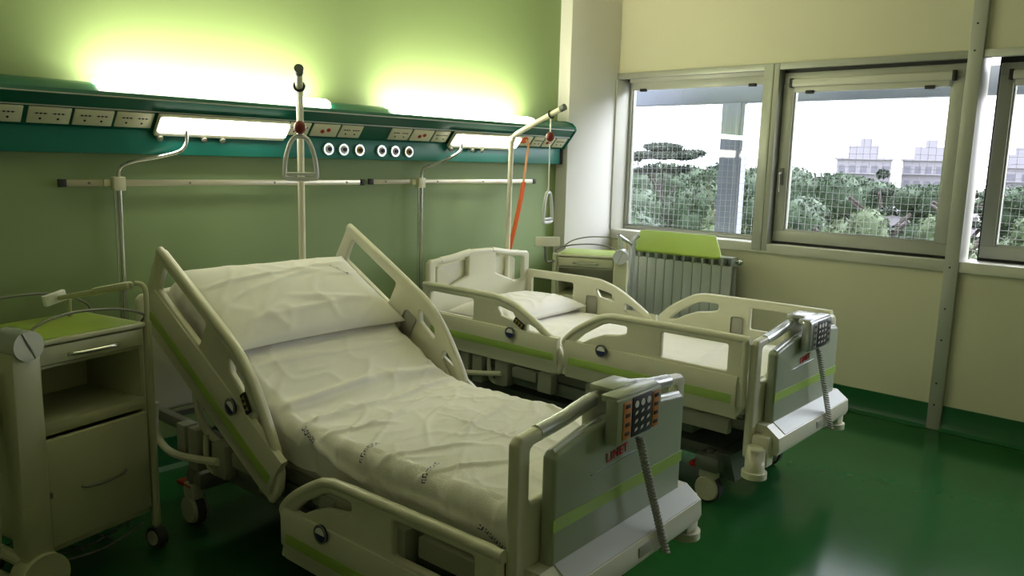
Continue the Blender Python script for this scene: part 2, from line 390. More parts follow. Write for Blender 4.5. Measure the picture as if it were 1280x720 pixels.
# reading lamps on swivel arms from the rails
def reading_lamp(xa, xb, px, label, zlow, pts, zs):
    root = empty('reading_lamp', (px, 3.86, zlow), label=label, cat='lamp', group='reading lamps under the console')
    T0 = Matrix.Translation((-px, -3.86, -zlow)); Ti = Tc.inverted()
    T = T0 @ Ti @ slope_T((xa+xb)/2, .5, .012)
    W = (xb-xa)/2
    sh = MB().box(-W, W, -.064, .056, 0, .026, .006, T=T).build('lamp_housing', M['cream'], root)
    MB().box(-W+.006, W-.006, -.036, .052, .012, .040, .012, T=T, seg=3).build('lamp_diffuser', M['reader'], sh)
    for c in (-W+.03, -W*.28, 0): MB().cyl((c, -.074, .004), (c, -.074, .034), .014, n=14, T=T).cyl((c, -.074, .034), (c, -.074, .037), .006, n=10, T=T).build('lamp_knob', M['mech2'], sh)
    MB().tube([V(*q) for q in pts], .010, T=T0).build('lamp_arm', M['chrome'], root)
    MB().cyl((px, 3.862, zs), (px, 3.862, zlow), .011, T=T0).cyl((px-.02, 3.868, zs-.02), (px-.02, 3.868, zlow+.05), .005, T=T0).build('lamp_pole', M['chrome'], root)
    MB().box(px-.028, px+.028, 3.85, 3.892, 1.435, 1.50, .005, T=T0).box(px-.06, px-.028, 3.878, 3.893, 1.455, 1.488, .004, T=T0).build('rail_clamp', M['plate'], root)
reading_lamp(1.650, 2.345, 1.488, 'long reading lamp glowing at left of console above the raised bed', .62,
             [(1.79, 3.80, 1.735), (1.788, 3.80, 1.67), (1.755, 3.80, 1.625), (1.66, 3.81, 1.595), (1.53, 3.84, 1.565), (1.492, 3.86, 1.53), (1.488, 3.862, 1.47)], 1.48)
reading_lamp(3.550, 4.185, 3.345, 'long reading lamp glowing on console near the pillar above the flat bed', .55,
             [(3.636, 3.80, 1.73), (3.63, 3.80, 1.69), (3.60, 3.80, 1.66), (3.50, 3.82, 1.61), (3.37, 3.85, 1.565), (3.346, 3.86, 1.53), (3.345, 3.862, 1.47)], 1.48)

# ------------------------------------------------------------------ beds
HEAD = [(2.15, .873), (1.60, .874), (1.48, .864), (1.37, .832), (1.25, .772), (1.14, .705), (1.07, .640), (1.045, .58), (1.05, .50), (1.12, .49), (2.06, .49), (2.13, .55), (2.165, .65)]
HO = [([(2.09, .82), (1.72, .82), (1.72, .703), (2.09, .703)], .018),
      ([(1.535, .810), (1.41, .786), (1.375, .738), (1.50, .756)], .012),
      ([(1.305, .742), (1.245, .722), (1.140, .652), (1.20, .636), (1.30, .690)], .012)]
FOOT = [(.015, .865), (.05, .882), (.65, .878), (.77, .873), (.84, .850), (.98, .768), (1.052, .70), (1.058, .68), (1.025, .60), (1.045, .50), (.05, .50), (.02, .55)]
FO = [([(.973, .692), (.913, .745), (.80, .812), (.76, .825), (.65, .826), (.655, .790), (.70, .776), (.79, .762), (.87, .728), (.93, .694)], .014),
      ([(.453, .832), (.11, .834), (.11, .711), (.453, .709)], .012)]
def side_rail(parent, which, side, Mx):
    outer, holes = (HEAD, HO) if which == 'head' else (FOOT, FO)
    xc = -.485 if side < 0 else .467
    o = -1 if side < 0 else 1
    b = MB().plate([(outer, .03)]+holes, .030, .009, yz(xc))
    # bulging grip along the top edge
    if which == 'head': top = [(2.145, .60), (2.145, .80), (2.14, .845), (2.11, .855), (1.60, .857), (1.48, .846), (1.375, .814), (1.26, .757), (1.15, .690), (1.083, .630), (1.06, .57), (1.068, .51)]
    else: top = [(.03, .56), (.03, .70), (.03, .85), (.06, .865), (.65, .862), (.765, .856), (.835, .834), (.965, .757), (1.035, .693), (1.038, .67), (1.012, .60), (1.03, .51)]
    b.tube([(xc+o*.004, u, v) for u, v in top], .018, n=12, flat=1.0)
    # lower body swells outward
    y0, y1 = (1.075, 2.10) if which == 'head' else (.05, 1.025)
    pr_ = [(xc, .70), (xc+o*.022, .694), (xc+o*.031, .66), (xc+o*.031, .565), (xc+o*.022, .55), (xc+o*.014, .50), (xc, .492)]
    b.prism(pr_, y0, y1)
    ro = b.build('side_rail', M['cream'], parent, sharp=32)
    ro.matrix_local = Mx
    MB().box(xc+o*.030, xc+o*.0335, y0+.02, y1-.03, .570, .612, .002).build('stripe', M['lime'], ro)
    yb, zb = (1.402, .675) if which == 'head' else (.78, .684)
    xb = xc+o*.034
    bd = MB().cyl((xb, yb, zb), (xc+o*.044, yb, zb), .032, n=28).build('badge', M['navy'], ro)
    q = MB(); pts = [(yb+.024*math.cos(t), zb+.024*math.sin(t)) for t in [PI*i/12 for i in range(13)]]
    q.prism([(xc+o*.0, 0)] and pts, xc+o*.0441, xc+o*.0455, axes='yz'); wave = q.build('badge_upper_half', M['whitep'], ro)
    ring = MB().tube([(xc+o*.044, yb+.031*math.cos(2*PI*i/24), zb+.031*math.sin(2*PI*i/24)) for i in range(24)], .003, n=6, closed=True, smooth=False).build('badge_ring', M['mech'], ro)
    if which == 'head':
        T = Matrix.Translation((xc, 1.352, .733)) @ Matrix.Rotation(math.radians(28), 4, 'X')
        ai = MB().box(o*.016, o*.026, -.04, .04, -.017, .017, .003, T=T).build('angle_indicator', M['dark'], ro)
        k = MB()
        for d in (-.022, 0, .022):
            k.box(o*.0262, o*.0272, d-.008, d+.008, .004, .010, T=T).box(o*.0262, o*.0272, d-.003, d+.003, -.010, .004, T=T)
        k.build('indicator_scale', M['gold'], ro)
        MB().box(xc-o*.014, xc-o*.020, 1.515, 1.60, .63, .757, .012).build('inner_cover', M['grey_insert'], ro)
    else:
        MB().box(xc-o*.014, xc-o*.020, .49, .565, .62, .77, .012).build('inner_cover', M['grey_insert'], ro)
    return ro
def board(parent, name, y, dirn, dz, text):
    # dirn -1: footboard (panel faces -y), +1: headboard
    o = dirn; z = lambda v: v+dz
    outer = [(-.475, z(.34)), (-.475, z(.865)), (-.455, z(.885)), (-.26, z(.902)), (-.11, z(.925)), (-.07, z(.93)), (.07, z(.93)), (.11, z(.925)), (.26, z(.902)), (.455, z(.885)), (.475, z(.865)), (.475, z(.34))]
    hl = [(-.415, z(.70)), (-.415, z(.842)), (-.40, z(.85)), (-.25, z(.867)), (-.13, z(.890)), (-.13, z(.76)), (-.30, z(.70)), (-.31, z(.69)), (-.405, z(.69))]
    hr = [(-a, b) for a, b in hl][::-1]
    b = MB().plate([(outer, .02), (hl, .012), (hr, .012)], .040, .014, xz(y), res=4)
    fr = b.build(name, M['cream'], parent)
    # lacquered grips
    for s in (-1, 1):
        MB().tube([(s*.37, y, z(.874)), (s*.25, y, z(.886)), (s*.17, y, z(.900)), (s*.10, y, z(.9105))], .0235, n=14).build('grip', M['silver' if dirn < 0 else 'cream'], fr)
    pn = [(-.375, z(.42)), (-.375, z(.815)), (-.36, z(.83)), (-.20, z(.862)), (0, z(.872)), (.20, z(.862)), (.36, z(.845)), (.375, z(.83)), (.375, z(.42))]
    pb = MB().plate([(pn, .015)], .048, .014, xz(y+o*.046))
    pn_ = pb.build('panel', M['grey_pl' if dirn < 0 else 'cream'], fr)
    y1 = y+o*.0705
    MB().box(-.374, .374, y1-o*.004, y1+o*.0012, z(.60), z(.638)).build('stripe', M['lime'], fr)
    # top highlight moulding
    MB().tube([(-.36, y+o*.05, z(.83)), (-.20, y+o*.05, z(.861)), (-.13, y+o*.05, z(.866))], .008, n=8).build('panel_moulding', M['silver' if dirn < 0 else 'cream'], fr)
    MB().tube([(.36, y+o*.05, z(.843)), (.20, y+o*.05, z(.860)), (.13, y+o*.05, z(.866))], .008, n=8).build('panel_moulding', M['silver' if dirn < 0 else 'cream'], fr)
    # bumper bar and corner rollers
    if dirn < 0:
        MB().prism([(y-.02, z(.385)), (y-.125, z(.375)), (y-.135, z(.40)), (y-.13, z(.455)), (y-.07, z(.50)), (y-.02, z(.50))], -.43, .43, axes='yz').build('bumper_bar', M['cream'], fr)
        MB().prism([(y-.126, z(.4555)), (y-.072, z(.4955)), (y-.070, z(.5035)), (y-.128, z(.4605))], -.36, .42, axes='yz').build('bumper_cap', M['soft_silver'], fr)
        MB().box(.0, .08, y-.137, y-.12, z(.40), z(.435), .003).build('cover_plate', M['grey_insert'], fr)
        for s in (-1, 1):
            MB().cyl((s*.482, y-.050, z(.30)), (s*.482, y-.050, z(.405)), .044, n=24).cyl((s*.482, y-.050, z(.405)), (s*.482, y-.050, z(.418)), .044, .03, n=24).box(s*.40, s*.47, y-.10, y-.02, z(.32), z(.46), .01).cyl((s*.482, y-.050, z(.272)), (s*.482, y-.050, z(.30)), .056, n=28).build('corner_roller', M['cream'], fr)
    else:
        MB().box(-.43, .43, y+.02, y+.09, z(.33), z(.43), .015).build('bumper_bar', M['cream'], fr)
        for s in (-1, 1): MB().cyl((s*.475, y+.05, z(.26)), (s*.475, y+.05, z(.43)), .05, n=24).build('corner_roller', M['cream'], fr)
    if text:
        cu = bpy.data.curves.new('t', 'FONT'); cu.body = 'LINET'; cu.size = .040; cu.extrude = .0008; cu.align_x = 'CENTER'; cu.offset = .0007; cu.space_character = 1.18
        t = bpy.data.objects.new('t', cu); C.objects.link(t); bpy.context.view_layer.update()
        me = bpy.data.meshes.new_from_object(t.evaluated_get(bpy.context.evaluated_depsgraph_get())); bpy.data.objects.remove(t)
        me.transform(Matrix.Translation((-.055, y1-.0015, z(.737))) @ TXZ @ Matrix.Rotation(math.radians(4), 4, 'Z'))
        me.materials.append(M['redp']); lo = bpy.data.objects.new('maker_lettering', me); C.objects.link(lo); lo.parent = fr
        MB().box(-.125, .125, -.002, .002, -.0015, .0015, T=Matrix.Translation((-.07, y1-.002, z(.722))) @ Matrix.Rotation(math.radians(-2), 4, 'Y')).build('underline_strip', M['silver'], fr)
    return fr
def caster(parent, x, y, cover, pedal):
    w_ = MB().cyl((x-.018, y, .07), (x+.018, y, .07), .07, n=28).build('caster', M['tyre'], parent)
    MB().cyl((x-.034, y, .072), (x-.019, y, .072), .056, .062, n=28).cyl((x+.019, y, .072), (x+.034, y, .072), .062, .056, n=28).box(x-.03, x+.03, y-.045, y+.045, .12, .19, .012).build('wheel_cover', M['wheel'], w_)
    MB().cyl((x, y, .14), (x, y, .27), .02, n=14).build('caster_stem', M['mech'], w_)
    if pedal: MB().box(x-.03, x+.03, y-.03, y+.10, .165, .185, .006, T=Matrix.Translation((0, 0, 0))).build('brake_pedal', M['red'], w_)
def make_bed(loc, rz, label, mode):
    b = empty('hospital_bed', loc, rz, label=label, cat='bed', group='electric hospital beds')
    I = Matrix.Identity(4)
    # chassis
    c_ = MB().box(-.30, .30, .16, 1.98, .19, .27, .03).box(-.40, .40, .16, .30, .16, .25, .03).box(-.40, .40, 1.80, 1.94, .16, .25, .03)
    c_.prism([(-.38, .27), (-.30, .12), (.30, .12), (.38, .27)], .12, .20)
    c_.build('base_frame', M['chassis'], b)
    MB().cyl((0, .62, .25), (0, .62, .44), .085, n=24).cyl((0, 1.55, .25), (0, 1.55, .44), .085, n=24).build('lift_column', M['grey_insert'], b)
    u = MB()
    for s in (-1, 1): u.box(s*.40-.02, s*.40+.02, .04, 2.12, .425, .475, .006)
    for yy in (.06, .55, 1.08, 1.6, 2.08): u.box(-.40, .40, yy-.02, yy+.02, .435, .465, .004)
    u.build('mattress_frame', M['mech'], b)
    for x, y, pd in ((-.345, .235, True), (.345, .235, False), (-.39, 1.87, mode == 'raised'), (.345, 1.87, False)): caster(b, x, y, None, pd)
    for s in (-1, 1):
        for (y0, y1, z0, z1, d) in ((1.14, 1.24, .36, .47, .03), (1.26, 1.44, .40, .46, .02), (1.46, 1.56, .34, .48, .035), (1.66, 1.74, .32, .50, .04), (1.78, 1.85, .35, .49, .03), (.10, .38, .40, .47, .02), (.42, .52, .35, .48, .035), (.58, .92, .41, .47, .02), (.78, .86, .33, .46, .035)):
            MB().box(s*.44-d, s*.44+d, y0, y1, z0, z1, .008).build('rail_bracket', M['mech2'], b)
        MB().tube([(s*.46, 1.62, .49), (s*.468, 1.61, .42), (s*.46, 1.59, .35), (s*.45, 1.50, .34)], .012).build('bracket_tube', M['wheel'], b)
    mw = MB().box(-.42, .42, .30, 1.78, .34, .42, .02); mw.build('motor_cover', M['chassis'], b)
    if mode == 'flat':
        pl = [(-.40, .46), (.40, .46)]
        MB().box(-.42, .42, .05, 2.10, .478, .50, .006).build('mattress_platform', M['grey_insert'], b)
        for wch in ('head', 'foot'):
            for s in (-1, 1): side_rail(b, wch, s, I)
    else:
        th = math.radians(29)
        MB().box(-.42, .42, .05, 1.12, .478, .50, .006).box(-.42, .42, 0, .95, -.022, 0, .006, T=Matrix.Translation((0, 1.12, .50)) @ Matrix.Rotation(th, 4, 'X')).build('mattress_platform', M['grey_insert'], b)
        for s, a, py, pz in ((1, .502, 1.067, .435), (-1, .524, 1.105, .364)):
            side_rail(b, 'head', s, Matrix.Translation((0, py, pz)) @ Matrix.Rotation(a, 4, 'X') @ Matrix.Translation((0, -1.055, -.50)))
            side_rail(b, 'foot', s, Matrix.Translation((0, 0, -.318 if s < 0 else -.31)))
        # tubular arms that carry the backrest
        for s in (-1, 1):
            MB().box(s*.43-.015, s*.43+.015, 0, .5, -.06, -.01, .006, T=Matrix.Translation((0, 1.20, .50)) @ Matrix.Rotation(th, 4, 'X')).build('backrest_beam', M['mech2'], b)
            MB().tube([(s*.43, 1.75, .72), (s*.44, 1.72, .60), (s*.44, 1.66, .50), (s*.43, 1.5, .44)], .016).build('backrest_arm', M['wheel'], b)
    MB().tube([(-.50, 1.96, .56), (-.505, 1.965, .46), (-.50, 1.93, .39), (-.495, 1.80, .365), (-.48, 1.50, .41)], .016).build('guard_tube', M['cream'], b)
    board(b, 'footboard', 0.0, -1, 0.0 if mode == 'raised' else -.022, True)
    board(b, 'headboard', 2.15, 1, .115, False)
    return b
BED1 = ((1.973, 1.375, 0), .05)
BED2 = ((3.705, 1.50, 0), .010)
bed1 = make_bed(*BED1, 'cream hospital bed in front, backrest and head rails raised, foot rails lowered', 'raised')
bed2 = make_bed(*BED2, 'cream hospital bed lying flat with all rails up, near the radiator and windows', 'flat')

# ---- mattresses with sheets
def fold(x, s, folds):
    h = 0
    for (x0, a0, x1, a1, wd, am) in folds:
        dx, ds = x1-x0, a1-a0; L2 = dx*dx+ds*ds
        t = max(0, min(1, ((x-x0)*dx+(s-a0)*ds)/L2))
        d = math.hypot(x-x0-t*dx, s-a0-t*ds); e = min(1, 4*min(t, 1-t)+.25)
        h += am*e*math.exp(-(d/wd)**2)
    return h
def wrinkle(x, s, seed, amp):
    p = Vector((x*3.0+seed, s*5.0, seed))
    a = noise.noise(p+Vector((noise.noise(p*.7)*1.2, noise.noise(p*.8+Vector((5, 1, 2)))*1.0, 0)))
    r = (1-abs(a)*2.2); r = max(0, r)**4
    pf = Vector((x*7.5+seed, s*11-x*3, seed*2)); a3 = noise.noise(pf+Vector((0, noise.noise(pf*.4)*1.5, 0))); fine = max(0, 1-abs(a3)*3.0)**4*max(0, noise.noise(Vector((x*2, s*2, seed+20)))+.25)
    p2 = Vector((x*2.2-s*3.2+seed*3, x*1.5+s*1.1, seed+9)); a2 = noise.noise(p2*1.6); r2_ = max(0, 1-abs(a2)*2.5)**5
    return amp*(r*.8+r2_*.7+fine*.6+noise.noise(Vector((x*4, s*4, seed+3)))*.9)
def sheet_surface(path, hw, drop, folds, seed, amp):
    # path(s)->(y,z,ny,nz,len)
    def P(u, s, off=0):
        # u: cross-section arclength measured from the centre line
        y, z, ny, nz = path(s); r = .05
        au = abs(u); sg = 1 if u >= 0 else -1; flat = hw-r
        if au < flat: lx, lz, nx, nn = au, 0, 0, 1
        elif au < flat+r*PI/2: a = (au-flat)/r; lx, lz, nx, nn = flat+r*math.sin(a), -r+r*math.cos(a), math.sin(a), math.cos(a)
        else: d = au-flat-r*PI/2; lx, lz, nx, nn = hw-.012*(d/.1), -r-d, 1, 0
        w = wrinkle(u, s, seed, amp)+fold(u, s, folds)+off
        edge = .004*math.sin(s*23+seed)+.003*math.sin(s*61) if au > flat else 0
        w += edge
        lx += nx*w; k = lz+nn*w
        return Vector((sg*lx, y+ny*k, z+nz*k))
    return P
def build_sheet(name, P, S, U, nS, nU, parent, m='linen'):
    me = bpy.data.meshes.new(name); vs = []; fs = []
    for i in range(nS+1):
        for j in range(nU+1): vs.append(P(-U+2*U*j/nU, S*i/nS))
    for i in range(nS):
        for j in range(nU):
            a = i*(nU+1)+j; fs.append((a, a+1, a+nU+2, a+nU+1))
    # close the foot and head ends and the underside
    n = nU+1
    me.from_pydata(vs, [], fs); me.materials.append(M[m])
    bm = bmesh.new(); bm.from_mesh(me); bm.verts.ensure_lookup_table()
    bm.faces.new([bm.verts[j] for j in range(n)][::-1]); bm.faces.new([bm.verts[nS*n+j] for j in range(n)])
    for i in range(nS): bm.faces.new((bm.verts[i*n], bm.verts[(i+1)*n], bm.verts[(i+1)*n+nU], bm.verts[i*n+nU]))
    bmesh.ops.recalc_face_normals(bm, faces=bm.faces)
    for f in bm.faces: f.smooth = True
    for e in bm.edges:
        if len(e.link_faces) == 2: e.smooth = e.calc_face_angle(0) < math.radians(60)
    bm.to_mesh(me); bm.free()
    o = bpy.data.objects.new(name, me); C.objects.link(o); o.parent = parent
    return o
def marks(P, u, s, n, L, ang, parent, wd=.012):
    # small illegible laundry print that follows the cloth
    bm = bmesh.new(); rnd = random.Random(int(u*1000)+int(s*777))
    for k in range(n):
        c = (k+.5)/n*L-L/2; l = L/n*.7; hh = wd*rnd.uniform(.5, 1.0)
        for (a0, a1, b0, b1) in ((c-l/2, c+l/2, hh*.5, hh*.8), (c-l/2, c-l/4, -hh*.6, hh*.7), (c+l/8, c+l/2, -hh*.7, -hh*.3)):
            q = []
            for a, b in ((a0, b0), (a1, b0), (a1, b1), (a0, b1)):
                du = a*math.cos(ang)-b*math.sin(ang); ds = a*math.sin(ang)+b*math.cos(ang)
                q.append(bm.verts.new(P(u+du, s+ds, .0022)))
            bm.faces.new(q)
    me = bpy.data.meshes.new('laundry_print'); bm.to_mesh(me); bm.free(); me.materials.append(M['navy'])
    o = bpy.data.objects.new('laundry_print', me); C.objects.link(o); o.parent = parent
TH = math.radians(28.5)
def path_bed1(s):
    # flat to s=1.02 then a curved hinge and the raised backrest
    y0, z0, L1, Rr = .045, .658, .98, .28
    if s < L1: return y0+s, z0, 0, 1
    d = s-L1; a = min(d/Rr, TH)
    y = y0+L1+Rr*math.sin(a); z = z0+Rr*(1-math.cos(a))
    if d > Rr*TH: e = d-Rr*TH; y += e*math.cos(TH); z += e*math.sin(TH)
    return y, z, -math.sin(a), math.cos(a)
folds1 = [(-.43, 1.12, .10, 1.16, .020, .014), (.10, 1.16, .43, 1.10, .025, .012), (-.43, .98, .05, .98, .016, .012), (.0, .98, .40, 1.03, .018, .012),
          (-.40, 1.36, .35, 1.33, .014, .008), (-.30, .78, .15, .90, .014, .008), (-.43, .86, -.15, .76, .012, .009), (-.2, .5, .38, .62, .010, .005), (.0, .1, .02, .75, .006, .003),
          (-.44, .55, -.10, .40, .012, .007), (-.46, .38, -.15, .22, .012, .007), (.28, .25, .42, .52, .010, .006), (-.35, .18, .35, .16, .006, .003), (-.45, .9, -.52, .6, .015, .012), (-.5, .5, -.5, .1, .02, .008)]
mt1 = empty('mattress', BED1[0], BED1[1], label='mattress under a creased white printed sheet, bent upward on the raised bed', cat='mattress')
P1 = sheet_surface(path_bed1, .435, .15, [f[:5]+(f[5]*1.5,) for f in folds1], 3.1, .0075)
S1 = 1.96
sh1 = build_sheet('sheet', P1, S1, .435-.05+.05*PI/2+.105, 260, 130, mt1)
for (u, s, n, L, a) in ((-.43, .93, 6, .085, 1.2), (-.40, .64, 6, .11, .1), (-.385, .36, 7, .12, .35), (-.52, .05, 6, .12, 1.15)): marks(P1, u, s, n, L, a, sh1)
def path_bed2(s): return .045+s, .652, 0, 1
mt2 = empty('mattress', BED2[0], BED2[1], label='flat mattress with a smooth white sheet on the bed near the windows', cat='mattress')
P2 = sheet_surface(path_bed2, .435, .15, [(-.4, .3, .3, .45, .012, .006), (-.3, 1.2, .4, 1.35, .012, .006), (-.4, .8, .1, .7, .01, .005)], 8.3, .0035)
build_sheet('sheet', P2, 2.04, .435-.05+.05*PI/2+.10, 160, 70, mt2)
def pillow(name, W, L, Tk, T, seed, label, nf, prt=None):
    n, m_ = 64, 44; vs = []; fs = []
    for sgn in (1, -1):
        for i in range(m_+1):
            for j in range(n+1):
                a, b = -1+2*j/n, -1+2*i/m_
                e = (max(0, 1-abs(a)**3.2)**.55)*(max(0, 1-abs(b)**3.0)**.55)
                w = 0
                if sgn > 0: w = wrinkle(a*W, b*L, seed, .0055)*e*2.0+fold(a, b, nf)*e
                sag = 1-.05*(1-b*b)*abs(a)**4
                vs.append((a*W*(1-.035*(1-a*a)*0)*(1-.04*(1-b*b))*1.0, b*L*(1-.05*(1-a*a)), sgn*(Tk*e*(.62 if sgn > 0 else .38)+.002)+w))
    q = (n+1)*(m_+1)
    for k in range(2):
        for i in range(m_):
            for j in range(n):
                a = k*q+i*(n+1)+j; f = (a, a+1, a+n+2, a+n+1); fs.append(f if k == 0 else f[::-1])
    for j in range(n):
        for i, fl in ((0, 1), (m_, -1)):
            a = i*(n+1)+j; f = (a+1, a, q+a, q+a+1); fs.append(f if fl > 0 else f[::-1])
    for i in range(m_):
        for j, fl in ((0, -1), (n, 1)):
            a = i*(n+1)+j; f = (a+n+1, a, q+a, q+a+n+1); fs.append(f if fl < 0 else f[::-1])
    me = bpy.data.meshes.new(name); me.from_pydata(vs, [], fs); me.materials.append(M['linen'])
    for p_ in me.polygons: p_.use_smooth = True
    bm = bmesh.new(); bm.from_mesh(me); bmesh.ops.recalc_face_normals(bm, faces=bm.faces); bm.to_mesh(me); bm.free()
    o = bpy.data.objects.new(name, me); C.objects.link(o); o.matrix_world = T
    def PP(a, b, off):
        a, b = a/W, b/L; e = (max(0, 1-abs(a)**3.2)**.55)*(max(0, 1-abs(b)**3.0)**.55)
        return Vector((a*W*(1-.04*(1-b*b)), b*L*(1-.05*(1-a*a)), Tk*e*.62+.002+wrinkle(a*W, b*L, seed, .0055)*e*2.0+fold(a, b, nf)*e+off))
    if prt: marks(PP, *prt, o)
    return tag(o, label, 'pillow')
B1 = Matrix.Translation(BED1[0]) @ Matrix.Rotation(BED1[1], 4, 'Z'); B2 = Matrix.Translation(BED2[0]) @ Matrix.Rotation(BED2[1], 4, 'Z')
ys, zs, ny, nz = path_bed1(1.70)
pw1 = pillow('pillow', .445, .27, .10, B1 @ Matrix.Translation((.0, ys+ny*.03, zs+nz*.03)) @ Matrix.Rotation(TH, 4, 'X'), 1.7,
       'wide white pillow propped up on the raised backrest', [(-1, .35, .2, .50, .04, .010), (.2, .5, 1, .72, .04, .010), (-.9, -.6, .9, -.45, .06, .008), (-.2, -.2, .6, -.5, .05, .008)], prt=(.30, .10, 6, .11, -1.0))
ys2 = 0
pillow('pillow', .40, .25, .13, B2 @ Matrix.Translation((.0, 1.80, .690)) @ Matrix.Rotation(math.radians(3), 4, 'Z'), 5.2,
       'white pillow lying flat at the head of the bed near the windows', [(-.2, -.9, .9, -.2, .05, .01)])

# ---- handsets hanging on the footboards
def handset(BT, dz, label, keys):
    root = empty('bed_handset', (0, 0, 0), label=label, cat='remote control', group='bed control handsets hung on footboards')
    root.matrix_world = BT @ Matrix.Translation((0, 0, dz))
    y = -.085
    bd = MB().box(-.145, .115, y-.038, y+.010, .80, .942, .012)
    bd.box(-.14, .11, y-.030, y+.030, .925, .950, .010)
    bd.box(-.085, .055, y+.02, .024, .936, .955, .007)
    body = bd.build('handset_body', M['grey_pl'] if keys == 'colour' else M['silver'], root)
    yf = y-.039
    MB().box(-.068, .048, yf-.002, yf+.003, .812, .935, .003).build('key_field', M['dark'], body)
    for a_, b_ in ((-.118, -.072), (.052, .092)): MB().box(a_, b_, yf-.002, yf+.003, .814, .930, .003).build('key_strip', M['orange_key'] if keys == 'colour' else M['mech'], body)
    k = MB()
    for i in range(3): k.cyl((-.045+i*.035, yf-.003, .912), (-.045+i*.035, yf, .912), .011, n=14)
    for r_ in range(3):
        for i in range(3):
            xx, zz = -.045+i*.035, .885-r_*.026
            k.prism([(xx-.008, zz-.006), (xx+.006, zz-.002), (xx+.009, zz+.006), (xx-.004, zz+.003)], yf-.003, yf)
    k.build('key_symbols', M['whitep'], body)
    k = MB()
    for r_ in range(4):
        for xx in (-.095, .072): k.box(xx-.012, xx+.012, yf-.0035, yf, .826+r_*.028, .838+r_*.028, .001)
    k.build('side_keys', M['dark'], body)
    # coiled cord
    pts = []; N = 34*8
    A, Bq, Cq = V(.015, y-.02, .79), V(.05, y-.055, .60), V(.15, y-.065, .37)
    for i in range(N+1):
        t = i/N; c = A*(1-t)**2+Bq*2*t*(1-t)+Cq*t*t; a = i/8*2*PI; rr = .011
        pts.append(c+V(math.cos(a)*rr, math.sin(a)*rr, 0))
    MB().tube([V(-.0, y-.015, .81), V(.0, y-.02, .80), A], .006, n=8).tube(pts, .0042, n=6, smooth=False).build('coiled_cord', M['grey_insert'], root)
    return root
handset(B1, 0, 'grey handset with black and orange keypad hung on footboard of nearer bed', 'colour')
handset(B2, -.022, 'silver handset with grey keys hung on footboard of farther bed', 'grey')

# ---- trapeze lifting poles
def lift_pole(base, elbow, tip, hang_t, strap_len, face, label, edge):
    root = empty('lift_pole', base, label=label, cat='trapeze pole', group='bed lifting poles')
    T = Matrix.Translation((-base[0], -base[1], -base[2]))
    e = Vector(elbow); t = Vector(tip); d = (t-e).normalized(); b = Vector(base)
    MB().tube([b, e-V(0, 0, .10), e-V(0, 0, .03)+d*.012, e+d*.07, t], .0175, n=14, T=T).build('pole', M['white_pole'], root)
    MB().cyl(t-d*.005, t+d*.03, .021, n=16, T=T).build('end_plug', M['chassis'], root)
    h = e+(t-e)*hang_t
    st = MB(); rd = V(*face).normalized(); side = rd.cross(V(0, 0, 1)).normalized()
    u = d; w1 = d.cross(V(0, 0, 1)).normalized(); w2 = w1.cross(d)
    st.tube([h+(w1*math.cos(2*PI*i/16)+w2*math.sin(2*PI*i/16))*.023 for i in range(16)], .006, n=8, closed=True, T=T, smooth=False)
    strp = st.build('strap_loop', M['dark'], root)
    zk = h.z-strap_len
    MB().tube([h-V(0, 0, .022), V(h.x, h.y, zk+.02)], .005, n=8, T=T, smooth=False).build('strap', M['whitep'], root)
    MB().sph((h.x, h.y, zk), .028, 1, 1, 1.1, T=T).build('height_knob', M['knob'], root)
    zt = zk-edge
    cord = MB().tube([V(h.x, h.y, zk-.02), V(h.x, h.y, zt)], .004, n=8, T=T, smooth=False).build('cord', M['whitep'], root)
    # triangular grip
    def G(a, z): return V(h.x, h.y, zt)+side*a+V(0, 0, z)
    g_ = MB().tube([G(0, .005), G(.035, -.012), G(.062, -.08), G(.072, -.165), G(.062, -.188), G(0, -.192), G(-.062, -.188), G(-.072, -.165), G(-.062, -.08), G(-.035, -.012)], .011, n=10, closed=True, T=T)
    g_.tube([G(-.066, -.168), G(.066, -.168)], .008, T=T, smooth=False)
    g_.build('triangle_grip', M['handle_pl'], root)
hd = (B1 @ Matrix.Translation((.40, 2.19, 0))).translation
lift_pole((2.262, 3.545, .52), (2.262, 3.545, 1.80), (1.985, 3.115, 1.985), .72, .185, (-.54, -.84, 0), 'white lifting pole with triangular grip at head of the nearer bed', .045)
lift_pole((3.945, 3.66, .52), (3.965, 3.66, 1.78), (3.965, 3.235, 1.955), .80, .14, (-.3, .95, 0), 'white lifting pole leaning forward beside pillar at head of farther bed', .36)

# orange cord from a console socket
ob = MB().tube([(4.265, 3.80, 1.775), (4.285, 3.79, 1.74), (4.285, 3.80, 1.65), (4.262, 3.80, 1.50), (4.255, 3.80, 1.45)], .009)
oc = ob.build('power_cord', M['paleorange'], None); tag(oc, 'pale orange cord with orange sheath hanging from console beside lifting pole', 'power cord')
MB().tube([(4.258, 3.80, 1.47), (4.22, 3.79, 1.35), (4.15, 3.77, 1.18), (4.07, 3.75, 1.0)], .020, n=10, flat=.5).build('sheath', M['orange'], oc)
MB().cyl((4.265, 3.80, 1.765), (4.265, 3.822, 1.785), .026, n=16).build('plug', M['orange'], oc)

